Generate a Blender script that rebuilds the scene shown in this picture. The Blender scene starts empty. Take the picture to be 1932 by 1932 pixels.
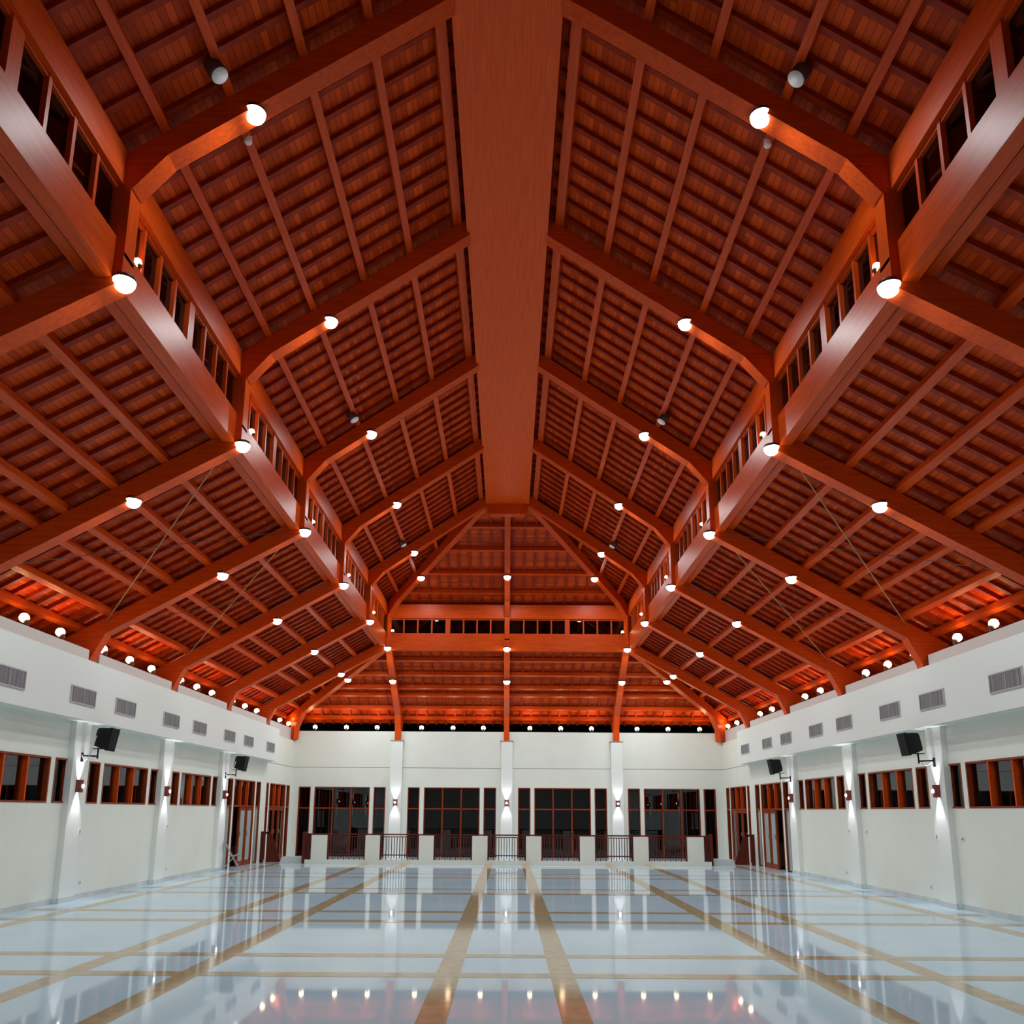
import bpy, math, random
from mathutils import Vector, Matrix
random.seed(7)
SC = bpy.context.scene
COL = SC.collection

# ------------------------------------------------------------------ camera, world, exposure
PITCH = math.radians(11.43)
ROLL = 0.006
cam_d = bpy.data.cameras.new('camera')
cam_d.sensor_width = 36.0
cam_d.lens = 1560.0 / 1932.0 * 36.0
cam_d.shift_y = (1215.59 - 966.0) / 1932.0
cam_d.shift_x = 6.0 / 1932.0
cam_d.clip_start = 0.1
cam_d.clip_end = 200
cam = bpy.data.objects.new('camera', cam_d)
COL.objects.link(cam)
cam.matrix_world = Matrix.Translation((0, 0, 1.8)) @ Matrix.Rotation(math.pi / 2 + PITCH, 4, 'X') @ Matrix.Rotation(ROLL, 4, 'Z')
SC.camera = cam

world = bpy.data.worlds.new('night')
SC.world = world
world.use_nodes = True
world.node_tree.nodes['Background'].inputs[0].default_value = (0.004, 0.005, 0.007, 1)
world.node_tree.nodes['Background'].inputs[1].default_value = 0.12
SC.view_settings.view_transform = 'Standard'
SC.view_settings.look = 'None'
SC.view_settings.gamma = 1.0
SC.view_settings.use_curve_mapping = False
SC.view_settings.exposure = 0.16
SC.cycles.max_bounces = 7
SC.cycles.diffuse_bounces = 4
SC.cycles.glossy_bounces = 4
SC.cycles.transparent_max_bounces = 8
SC.cycles.caustics_reflective = False
SC.cycles.caustics_refractive = False
SC.cycles.sample_clamp_indirect = 4.0
SC.cycles.use_denoising = True

P_DOWN = 98.0      # white downlights
P_WARM = 9.0      # warm eave spotlights
P_RING = 1.6       # warm spotlights on the ring beam
P_SCONCE = 48.0
C_DOWN = (0.875, 1.0, 1.02)
C_WARM = (1.0, 0.56, 0.24)

# ------------------------------------------------------------------ materials
def mat(name, base, rough=0.5, metal=0.0, spec=0.5):
    m = bpy.data.materials.new(name)
    m.use_nodes = True
    b = m.node_tree.nodes['Principled BSDF']
    b.inputs['Base Color'].default_value = (*base, 1)
    b.inputs['Roughness'].default_value = rough
    b.inputs['Metallic'].default_value = metal
    b.inputs['Specular IOR Level'].default_value = spec
    return m

def noise_mat(name, c1, c2, scale, stretch=(1, 1, 1), rough=0.5, detail=4, spec=0.5, lo=0.3, hi=0.7, bump=0.0):
    m = mat(name, c1, rough, 0, spec)
    nt = m.node_tree
    b = nt.nodes['Principled BSDF']
    tc = nt.nodes.new('ShaderNodeTexCoord')
    mp = nt.nodes.new('ShaderNodeMapping')
    mp.inputs['Scale'].default_value = stretch
    nz = nt.nodes.new('ShaderNodeTexNoise')
    nz.inputs['Scale'].default_value = scale
    nz.inputs['Detail'].default_value = detail
    cr = nt.nodes.new('ShaderNodeValToRGB')
    cr.color_ramp.elements[0].position = lo
    cr.color_ramp.elements[1].position = hi
    cr.color_ramp.elements[0].color = (*c1, 1)
    cr.color_ramp.elements[1].color = (*c2, 1)
    nt.links.new(tc.outputs['Object'], mp.inputs['Vector'])
    nt.links.new(mp.outputs['Vector'], nz.inputs['Vector'])
    nt.links.new(nz.outputs['Fac'], cr.inputs['Fac'])
    nt.links.new(cr.outputs['Color'], b.inputs['Base Color'])
    if bump:
        bp = nt.nodes.new('ShaderNodeBump')
        bp.inputs['Strength'].default_value = bump
        bp.inputs['Distance'].default_value = 0.01
        nt.links.new(nz.outputs['Fac'], bp.inputs['Height'])
        nt.links.new(bp.outputs['Normal'], b.inputs['Normal'])
    return m

def emit_mat(name, color, strength):
    m = bpy.data.materials.new(name)
    m.use_nodes = True
    nt = m.node_tree
    nt.nodes.remove(nt.nodes['Principled BSDF'])
    e = nt.nodes.new('ShaderNodeEmission')
    e.inputs[0].default_value = (*color, 1)
    e.inputs[1].default_value = strength
    nt.links.new(e.outputs[0], nt.nodes['Material Output'].inputs[0])
    return m

def glass_mat(name, tint, ior=1.75, rough=0.0):
    m = bpy.data.materials.new(name)
    m.use_nodes = True
    nt = m.node_tree
    nt.nodes.remove(nt.nodes['Principled BSDF'])
    t = nt.nodes.new('ShaderNodeBsdfTransparent')
    t.inputs[0].default_value = (*tint, 1)
    g = nt.nodes.new('ShaderNodeBsdfGlossy')
    g.inputs['Roughness'].default_value = rough
    g.inputs['Color'].default_value = (0.9, 0.95, 1, 1)
    f = nt.nodes.new('ShaderNodeFresnel')
    f.inputs[0].default_value = ior
    x = nt.nodes.new('ShaderNodeMixShader')
    nt.links.new(f.outputs[0], x.inputs[0])
    nt.links.new(t.outputs[0], x.inputs[1])
    nt.links.new(g.outputs[0], x.inputs[2])
    nt.links.new(x.outputs[0], nt.nodes['Material Output'].inputs[0])
    return m

def board_mat(name, axis):
    """narrow ceiling boards running along `axis`, each board a slightly different red-brown"""
    m = mat(name, (0.4, 0.07, 0.02), 0.45, 0, 0.12)
    nt = m.node_tree
    b = nt.nodes['Principled BSDF']
    tc = nt.nodes.new('ShaderNodeTexCoord')
    sp = nt.nodes.new('ShaderNodeSeparateXYZ')
    nt.links.new(tc.outputs['Object'], sp.inputs[0])
    across, along = ('X', 'Y') if axis == 'Y' else ('Y', 'X')
    m1 = nt.nodes.new('ShaderNodeMath'); m1.operation = 'MULTIPLY'; m1.inputs[1].default_value = 13.0
    f1 = nt.nodes.new('ShaderNodeMath'); f1.operation = 'FLOOR'
    nt.links.new(sp.outputs[across], m1.inputs[0]); nt.links.new(m1.outputs[0], f1.inputs[0])
    m2 = nt.nodes.new('ShaderNodeMath'); m2.operation = 'MULTIPLY'; m2.inputs[1].default_value = 0.45
    nt.links.new(sp.outputs[along], m2.inputs[0])
    ad = nt.nodes.new('ShaderNodeMath'); ad.operation = 'MULTIPLY_ADD'; ad.inputs[1].default_value = 0.37
    nt.links.new(f1.outputs[0], ad.inputs[0]); nt.links.new(m2.outputs[0], ad.inputs[2])
    f2 = nt.nodes.new('ShaderNodeMath'); f2.operation = 'FLOOR'
    nt.links.new(ad.outputs[0], f2.inputs[0])
    cb = nt.nodes.new('ShaderNodeCombineXYZ')
    nt.links.new(f1.outputs[0], cb.inputs[0]); nt.links.new(f2.outputs[0], cb.inputs[1])
    wn = nt.nodes.new('ShaderNodeTexWhiteNoise'); wn.noise_dimensions = '3D'
    nt.links.new(cb.outputs[0], wn.inputs['Vector'])
    cr = nt.nodes.new('ShaderNodeValToRGB')
    cr.color_ramp.elements[0].color = (0.48, 0.042, 0.003, 1)
    cr.color_ramp.elements[1].color = (0.84, 0.098, 0.009, 1)
    nt.links.new(wn.outputs['Value'], cr.inputs['Fac'])
    fr = nt.nodes.new('ShaderNodeMath'); fr.operation = 'FRACT'
    nt.links.new(m1.outputs[0], fr.inputs[0])
    gr = nt.nodes.new('ShaderNodeMath'); gr.operation = 'GREATER_THAN'; gr.inputs[1].default_value = 0.07
    nt.links.new(fr.outputs[0], gr.inputs[0])
    mx = nt.nodes.new('ShaderNodeMix'); mx.data_type = 'RGBA'
    mx.inputs[6].default_value = (0.10, 0.014, 0.005, 1)
    nt.links.new(gr.outputs[0], mx.inputs[0]); nt.links.new(cr.outputs['Color'], mx.inputs[7])
    nt.links.new(mx.outputs[2], b.inputs['Base Color'])
    return m

W1, W2 = (0.56, 0.053, 0.003), (0.74, 0.084, 0.006)
M = {}
M['wood_y'] = noise_mat('wood_grain_along_hall', W1, W2, 3.0, (8, 0.6, 8), 0.38, bump=0.05, spec=0.2)
M['wood_x'] = noise_mat('wood_grain_across_hall', W1, W2, 3.0, (0.6, 8, 8), 0.38, bump=0.05, spec=0.2)
M['wood_z'] = noise_mat('wood_grain_upright', W1, W2, 3.0, (8, 8, 0.6), 0.38, bump=0.05, spec=0.2)
M['veneer'] = noise_mat('ridge_veneer', (0.66, 0.07, 0.005), (0.84, 0.108, 0.010), 4.0, (9, 0.35, 3), 0.36, spec=0.14)
M['batten'] = noise_mat('batten_wood', (0.26, 0.018, 0.001), (0.42, 0.036, 0.003), 3.0, (2, 2, 2), 0.5, spec=0.2)
M['board_y'] = board_mat('boards_along_hall', 'Y')
M['board_x'] = board_mat('boards_across_hall', 'X')
M['joinery'] = noise_mat('joinery_wood', (0.19, 0.023, 0.004), (0.33, 0.048, 0.007), 4.0, (6, 6, 0.6), 0.35, spec=0.3)
M['dark_wood'] = noise_mat('railing_wood', (0.075, 0.010, 0.006), (0.135, 0.019, 0.010), 4.0, (5, 5, 0.7), 0.4, spec=0.2)
M['paint'] = noise_mat('wall_paint', (0.77, 0.78, 0.70), (0.81, 0.82, 0.74), 1.2, rough=0.55)
M['paint2'] = mat('bulkhead_paint', (0.80, 0.81, 0.76), 0.5)
M['coping'] = mat('coping_plaster_warmlit', (0.66, 0.62, 0.58), 0.6)  # plaster colour with some of the eave lamps' warm tint painted in
M['line'] = mat('shadow_gap', (0.25, 0.23, 0.2), 0.8)
M['marble'] = noise_mat('white_marble', (0.55, 0.77, 0.92), (0.64, 0.83, 0.94), 0.8, (1, 1, 1), 0.035, 6, 0.5, 0.35, 0.75)
M['marble'].node_tree.nodes['Principled BSDF'].inputs['IOR'].default_value = 1.22
M['inlay'] = noise_mat('beige_marble_inlay', (0.46, 0.36, 0.20), (0.58, 0.47, 0.29), 3.0, (2, 2, 1), 0.07, 5, 0.6)
M['inlay'].node_tree.nodes['Principled BSDF'].inputs['IOR'].default_value = 1.3
M['skirting'] = noise_mat('grey_marble_skirting', (0.52, 0.53, 0.52), (0.66, 0.67, 0.66), 3.0, rough=0.15)
M['kerb'] = mat('kerb_plaster', (0.78, 0.79, 0.70), 0.5)
M['step'] = noise_mat('grey_stone_step', (0.55, 0.57, 0.57), (0.66, 0.68, 0.68), 2.0, rough=0.35)
M['black'] = mat('black_plastic', (0.006, 0.006, 0.007), 0.5, 0, 0.25)
M['grille_cloth'] = mat('speaker_mesh', (0.010, 0.010, 0.011), 0.7, 0, 0.2)
M['steel'] = mat('grey_steel', (0.42, 0.42, 0.42), 0.35, 0.7)
M['alu'] = mat('aluminium', (0.55, 0.55, 0.57), 0.4, 0.5)
M['louvre'] = mat('grille_louvre', (0.42, 0.42, 0.45), 0.45, 0.4)
M['duct'] = noise_mat('duct_fins', (0.12, 0.11, 0.12), (0.55, 0.52, 0.52), 3.0, (1, 4, 0.15), 0.45, 2)
M['white'] = mat('white_plastic', (0.82, 0.82, 0.8), 0.4)
M['can'] = mat('brown_can', (0.075, 0.018, 0.012), 0.45)
M['frost'] = mat('frosted_disc', (0.92, 0.90, 0.86), 0.5)
M['sconce'] = noise_mat('sconce_shade', (0.14, 0.022, 0.016), (0.24, 0.045, 0.03), 8, rough=0.4)
M['glass'] = glass_mat('window_glass', (0.85, 0.9, 0.9), 1.7)
M['glass_dark'] = glass_mat('night_glass', (0.35, 0.38, 0.4), 1.6)
M['frosted'] = mat('frosted_door_glass', (0.34, 0.43, 0.42), 0.35)
M['lamp_white'] = emit_mat('lamp_white', (0.93, 1.0, 1.0), 13.0)
M['lamp_warm'] = emit_mat('lamp_warm', (1.0, 0.72, 0.42), 15.0)
M['lamp_sconce'] = emit_mat('lamp_sconce', (0.95, 0.95, 1.0), 14.0)
M['outside'] = mat('outside_paving', (0.16, 0.13, 0.10), 0.8)
M['leaf'] = noise_mat('leaf', (0.03, 0.14, 0.03), (0.10, 0.26, 0.05), 6, rough=0.5)
M['cream'] = mat('cream_metal', (0.62, 0.56, 0.42), 0.5)
M['rod'] = mat('brass_rod', (0.45, 0.26, 0.12), 0.4, 0.5)
M['rod_dark'] = mat('dark_cable', (0.10, 0.05, 0.04), 0.5)
M['roofing'] = mat('roof_back', (0.05, 0.03, 0.02), 0.8)

# ------------------------------------------------------------------ mesh helpers
class MB:
    def __init__(s):
        s.v, s.f, s.sm = [], [], []
    def add(s, verts, faces, smooth=False):
        o = len(s.v)
        s.v += [tuple(v) for v in verts]
        s.f += [tuple(i + o for i in f) for f in faces]
        s.sm += [smooth] * len(faces)
        return s
    def box(s, x0, x1, y0, y1, z0, z1, mtx=None):
        v = [Vector((x, y, z)) for x in (x0, x1) for y in (y0, y1) for z in (z0, z1)]
        if mtx is not None:
            v = [mtx @ p for p in v]
        return s.add(v, [(0, 1, 3, 2), (4, 6, 7, 5), (0, 4, 5, 1), (2, 3, 7, 6), (0, 2, 6, 4), (1, 5, 7, 3)])
    def prism(s, pts3, off):
        """planar polygon (list of 3D points) extruded by vector off"""
        n = len(pts3)
        a = [Vector(p) for p in pts3]
        b = [p + Vector(off) for p in a]
        f = [tuple(range(n - 1, -1, -1)), tuple(range(n, 2 * n))]
        f += [(i, (i + 1) % n, n + (i + 1) % n, n + i) for i in range(n)]
        return s.add(a + b, f)
    def bar(s, p, q, w, h, up=(0, 0, 1)):
        """rectangular bar from p to q, its TOP face centre line... centre on p-q"""
        p, q = Vector(p), Vector(q)
        d = (q - p).normalized()
        side = d.cross(Vector(up)).normalized()
        u = side.cross(d).normalized()
        v = []
        for c in (p, q):
            for a, b in ((-1, -1), (1, -1), (1, 1), (-1, 1)):
                v.append(c + side * a * w / 2 + u * b * h / 2)
        return s.add(v, [(3, 2, 1, 0), (4, 5, 6, 7), (0, 1, 5, 4), (1, 2, 6, 5), (2, 3, 7, 6), (3, 0, 4, 7)])
    def tube(s, pts, r, n=8):
        pts = [Vector(p) for p in pts]
        rings = []
        for i, p in enumerate(pts):
            d = (pts[min(i + 1, len(pts) - 1)] - pts[max(i - 1, 0)]).normalized()
            a = Vector((0, 0, 1)) if abs(d.z) < 0.9 else Vector((1, 0, 0))
            u = d.cross(a).normalized(); w = d.cross(u)
            rings.append([p + u * r * math.cos(2 * math.pi * k / n) + w * r * math.sin(2 * math.pi * k / n) for k in range(n)])
        v = [p for rg in rings for p in rg]
        f = []
        for i in range(len(pts) - 1):
            for k in range(n):
                f.append((i * n + k, i * n + (k + 1) % n, (i + 1) * n + (k + 1) % n, (i + 1) * n + k))
        s.add(v, f, True)
        return s.add(rings[0] + rings[-1], [tuple(range(n)), tuple(range(2 * n - 1, n - 1, -1))])
    def lathe(s, prof, n=20, mtx=None, cap=True):
        """profile [(r,z)] about Z"""
        v = []
        for r, z in prof:
            for k in range(n):
                p = Vector((r * math.cos(2 * math.pi * k / n), r * math.sin(2 * math.pi * k / n), z))
                v.append(mtx @ p if mtx is not None else p)
        f = []
        for i in range(len(prof) - 1):
            for k in range(n):
                f.append((i * n + k, i * n + (k + 1) % n, (i + 1) * n + (k + 1) % n, (i + 1) * n + k))
        s.add(v, f, True)
        if cap:
            m = len(prof)
            s.add(v[:n] + v[-n:], [tuple(range(n - 1, -1, -1)), tuple(range(n, 2 * n))])
        return s
    def build(s, name, material, parent=None, loc=None):
        me = bpy.data.meshes.new(name)
        me.from_pydata(s.v, [], s.f)
        me.polygons.foreach_set('use_smooth', s.sm)
        me.materials.append(material)
        me.validate()
        me.update()
        o = bpy.data.objects.new(name, me)
        COL.objects.link(o)
        if parent is not None:
            o.parent = parent
        if loc is not None:
            o.location = loc
        return o

def fix_normals(o):
    import bmesh
    bm = bmesh.new(); bm.from_mesh(o.data)
    bmesh.ops.recalc_face_normals(bm, faces=bm.faces)
    bm.to_mesh(o.data); bm.free()
    return o

def tag(o, label, cat, group=None, kind=None):
    o['label'] = label
    o['category'] = cat
    if group: o['group'] = group
    if kind: o['kind'] = kind
    return o

def thing(name, label, cat, loc=(0, 0, 0), group=None, kind=None, rz=0.0):
    o = bpy.data.objects.new(name, None)
    COL.objects.link(o)
    o.location = loc
    o.rotation_euler = (0, 0, rz)
    return tag(o, label, cat, group, kind)

def dup(root, loc, label, rz=None):
    r = root.copy(); COL.objects.link(r); r.location = loc
    r['label'] = label
    if rz is not None: r.rotation_euler = (0, 0, rz)
    for ch in list(root.children):
        c = ch.copy(); COL.objects.link(c); c.parent = r
        for g in list(ch.children):
            d = g.copy(); COL.objects.link(d); d.parent = c
    return r

ORD = ['first', 'second', 'third', 'fourth', 'fifth', 'sixth', 'seventh', 'eighth', 'ninth', 'tenth', 'eleventh', 'twelfth']

# ------------------------------------------------------------------ hall dimensions
T = 4.38; Y0 = 8.54
def Yk(k): return Y0 + T * k
XC = -0.05                      # centre line of the roof
WX = 8.78                       # side wall faces
YF = 34.05                      # far wall face
YB = -3.0                       # wall behind the camera
THK = 0.26
def S(q): return 9.48 + 0.69 * (4.06 - q)      # upper rafter soffit height at half span q
def L(q): return 7.67 - 0.565 * (q - 4.71)     # lower rafter soffit height
QR, QK = 0.72, 4.46
HUBY, RINGY = 26.19, 30.44
KU = (RINGY - HUBY) / (QK - QR)
KL = (YF - RINGY) / (8.85 - QK)
def Yh(q): return HUBY + (q - QR) * KU         # upper hip line in plan
def Yl(q): return RINGY + (q - QK) * KL        # lower hip line in plan
def qh(y): return QR + (y - HUBY) / KU
def ql(y): return QK + (y - RINGY) / KL
RAFT = 0.36; PUR = 0.15; BAT = 0.08
DECK = RAFT + PUR + BAT

# ------------------------------------------------------------------ floor
fl = MB()
fl.box(-9.0, 9.0, YB, 34.3, -0.25, 0.0)
floor = tag(fl.build('floor', M['marble']), 'glossy white marble hall floor', 'floor', kind='structure')
for i, (x, w) in enumerate([(-0.66, .27), (0.62, .27), (-3.55, .27), (3.48, .29), (-4.9, .26), (4.85, .26), (-7.9, .25), (7.86, .3)]):
    MB().box(x - w / 2, x + w / 2, YB, 29.5, -0.02, 0.0015).build('inlay_strip', M['inlay'], floor)
for y, w in [(5.2, .27), (6.45, .27), (9.8, .26), (11.07, .25), (14.37, .29), (15.69, .28), (19.07, .29), (20.22, .2), (23.55, .25), (24.93, .2), (28.1, .22), (29.2, .18)]:
    MB().box(-8.66, 8.66, y - w / 2, y + w / 2, -0.02, 0.0022).build('inlay_strip', M['inlay'], floor)
pav = MB()
pav.box(-13, -9.0, YB, 40, -0.3, -0.02).box(9.0, 13, YB, 40, -0.3, -0.02).box(-9, 9, 34.3, 40, -0.3, -0.02)
tag(pav.build('floor_outside', M['outside']), 'dark paving outside the glass doors', 'paving', kind='structure')

# ------------------------------------------------------------------ walls with openings
NAR_H, WIN_LO, WIN_HI = 0.0, 1.91, 2.78
side_open = []                                   # (y0, y1, z0, z1, type)
for b in range(-2, 2):
    o = 4.37 * b
    side_open += [(17.5 + o, 17.98 + o, WIN_LO, WIN_HI, 'nw'), (18.15 + o, 20.38 + o, WIN_LO, WIN_HI, 'ww'), (20.55 + o, 21.05 + o, WIN_LO, WIN_HI, 'nw')]
side_open = [q for q in side_open if q[0] > 13.0]
side_open += [(26.26, 26.77, 0, WIN_HI, 'nd'), (26.95, 29.12, 0, WIN_HI, 'wd'), (29.3, 29.8, 0, WIN_HI, 'nd'),
              (30.5, 30.78, 0, WIN_HI, 'nd'), (30.96, 33.12, 0, WIN_HI, 'wd2'), (33.28, 33.75, 0, WIN_HI, 'nd')]
far_open = []
for a in ((-8.48, -8.0, -7.84, -5.6, -5.44, -4.96), (-4.06, -3.58, -3.4, -1.14, -0.98, -0.48),
          (0.41, 0.91, 1.07, 3.35, 3.51, 4.01), (4.86, 5.35, 5.51, 7.77, 7.93, 8.42)):
    far_open += [(a[0], a[1], 0, 2.74, 'nd'), (a[2], a[3], 0, 2.74, 'fd'), (a[4], a[5], 0, 2.74, 'nd')]

def wall_pieces(mb, opens, lo, hi, top, put):
    """put(a0,a1,z0,z1) adds a block of wall"""
    ops = sorted(opens)
    cur = lo
    for a0, a1, z0, z1, _ in ops:
        put(cur, a0, 0, top)
        if z0 > 0: put(a0, a1, 0, z0)
        put(a0, a1, z1, top)
        cur = a1
    put(cur, hi, 0, top)

walls = {}
for nm, sx in (('left', -1), ('right', 1)):
    mb = MB()
    def put(a, b, z0, z1, sx=sx, mb=mb):
        x0, x1 = sorted((sx * WX, sx * (WX + 0.22)))
        mb.box(x0, x1, a, b, z0, z1)
    wall_pieces(mb, side_open, YB, YF, 4.6, put)
    w = tag(mb.build('wall_' + nm, M['paint']), 'white plastered %s wall of the hall' % nm, 'wall', kind='structure')
    walls[nm] = w
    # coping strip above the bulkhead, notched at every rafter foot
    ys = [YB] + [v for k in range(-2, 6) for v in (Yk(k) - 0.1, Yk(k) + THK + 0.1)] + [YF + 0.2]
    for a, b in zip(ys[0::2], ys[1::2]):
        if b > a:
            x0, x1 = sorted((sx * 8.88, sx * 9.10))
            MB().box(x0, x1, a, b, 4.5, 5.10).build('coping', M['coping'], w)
    x0, x1 = sorted((sx * 8.40, sx * (WX + 0.02)))
    bb = MB(); bb.box(x0, x1, YB, 30.42, 3.53, 4.72).build('bulkhead', M['paint2'], w)
    for y in (3.5, 7.87, 12.24, 16.61, 20.98, 25.35):
        x0, x1 = sorted((sx * 8.665, sx * (WX + 0.02)))
        MB().box(x0, x1, y, y + 0.6, 0, 3.54).build('pilaster', M['paint2'], w)
    x0, x1 = sorted((sx * (WX - 0.012), sx * WX))
    MB().box(sx * WX - 0.004, sx * WX + 0.004, 30.42, YF, 3.51, 3.53).build('score_line', M['line'], w)
    bs = MB()
    segs = [(YB, 26.2)]
    for a, b in segs:
        bs.box(x0, x1, a, b, 0, 0.10)
    for y in (3.5, 7.87, 12.24, 16.61, 20.98, 25.35):
        p0, p1 = sorted((sx * 8.652, sx * 8.70))
        bs.box(p0, p1, y - 0.013, y + 0.613, 0, 0.10)
    tag(bs.build('baseboard_' + nm, M['skirting']), 'low grey marble skirting along the %s wall' % nm, 'skirting', kind='structure')

mb = MB()
wall_pieces(mb, far_open, -9.0, 9.0, 5.0, lambda a, b, z0, z1: mb.box(a, b, YF, YF + 0.22, z0, z1))
wf = tag(mb.build('wall_far', M['paint']), 'white plastered far wall with dark glass doors', 'wall', kind='structure')
walls['far'] = wf
for x in (-4.53, -0.05, 4.42):
    MB().box(x - 0.235, x + 0.235, YF - 0.2, YF + 0.02, 0, 4.62).build('pilaster', M['paint2'], wf)
    MB().box(x - 0.27, x + 0.27, YF - 0.23, YF + 0.02, 4.60, 4.625).build('capital', M['line'], wf)
for a, b in ((-8.78, -4.77), (-4.29, -0.29), (0.19, 4.18), (4.66, 8.78)):
    MB().box(a, b, YF - 0.003, YF + 0.01, 3.51, 3.53).build('score_line', M['line'], wf)
tag(MB().box(-9.0, 9.0, YB - 0.2, YB, 0, 12.6).build('wall_back', M['paint']), 'plain white wall behind the camera', 'wall', kind='structure')

# ------------------------------------------------------------------ windows and doors
cnt = {'window': 0, 'door': 0}
def new_opening(kind, label):
    cnt[kind] += 1
    return thing('%s_%d' % (kind, cnt[kind]), label, kind, kind='structure')

def frame_loc(side):
    """returns function mapping (a, d, z) -> world; a along the wall, d depth into the wall"""
    if side == 'left': return lambda a, d, z: (-WX - d, a, z)
    if side == 'right': return lambda a, d, z: (WX + d, a, z)
    return lambda a, d, z: (a, YF + d, z)

def abox(mb, f, a0, a1, d0, d1, z0, z1):
    p, q = f(a0, d0, z0), f(a1, d1, z1)
    mb.box(min(p[0], q[0]), max(p[0], q[0]), min(p[1], q[1]), max(p[1], q[1]), z0, z1)

def lining(root, f, a0, a1, z0, z1, t=0.035, d=0.2, sill=True):
    m = MB()
    abox(m, f, a0, a0 + t, -0.008, d, z0, z1); abox(m, f, a1 - t, a1, -0.008, d, z0, z1)
    abox(m, f, a0 + t, a1 - t, -0.008, d, z1 - t, z1)
    if sill: abox(m, f, a0 + t, a1 - t, -0.008, d, z0, z0 + t)
    m.build('frame', M['joinery'], root)

def pane(root, f, a0, a1, z0, z1, material, d=0.09, name='pane'):
    m = MB(); abox(m, f, a0, a1, d, d + 0.008, z0, z1)
    return m.build(name, material, root)

def mull(root, f, a, z0, z1, w=0.04, d0=-0.004, d1=0.10, name='mullion', material=None):
    m = MB(); abox(m, f, a - w / 2, a + w / 2, d0, d1, z0, z1)
    return m.build(name, material or M['joinery'], root)

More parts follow.
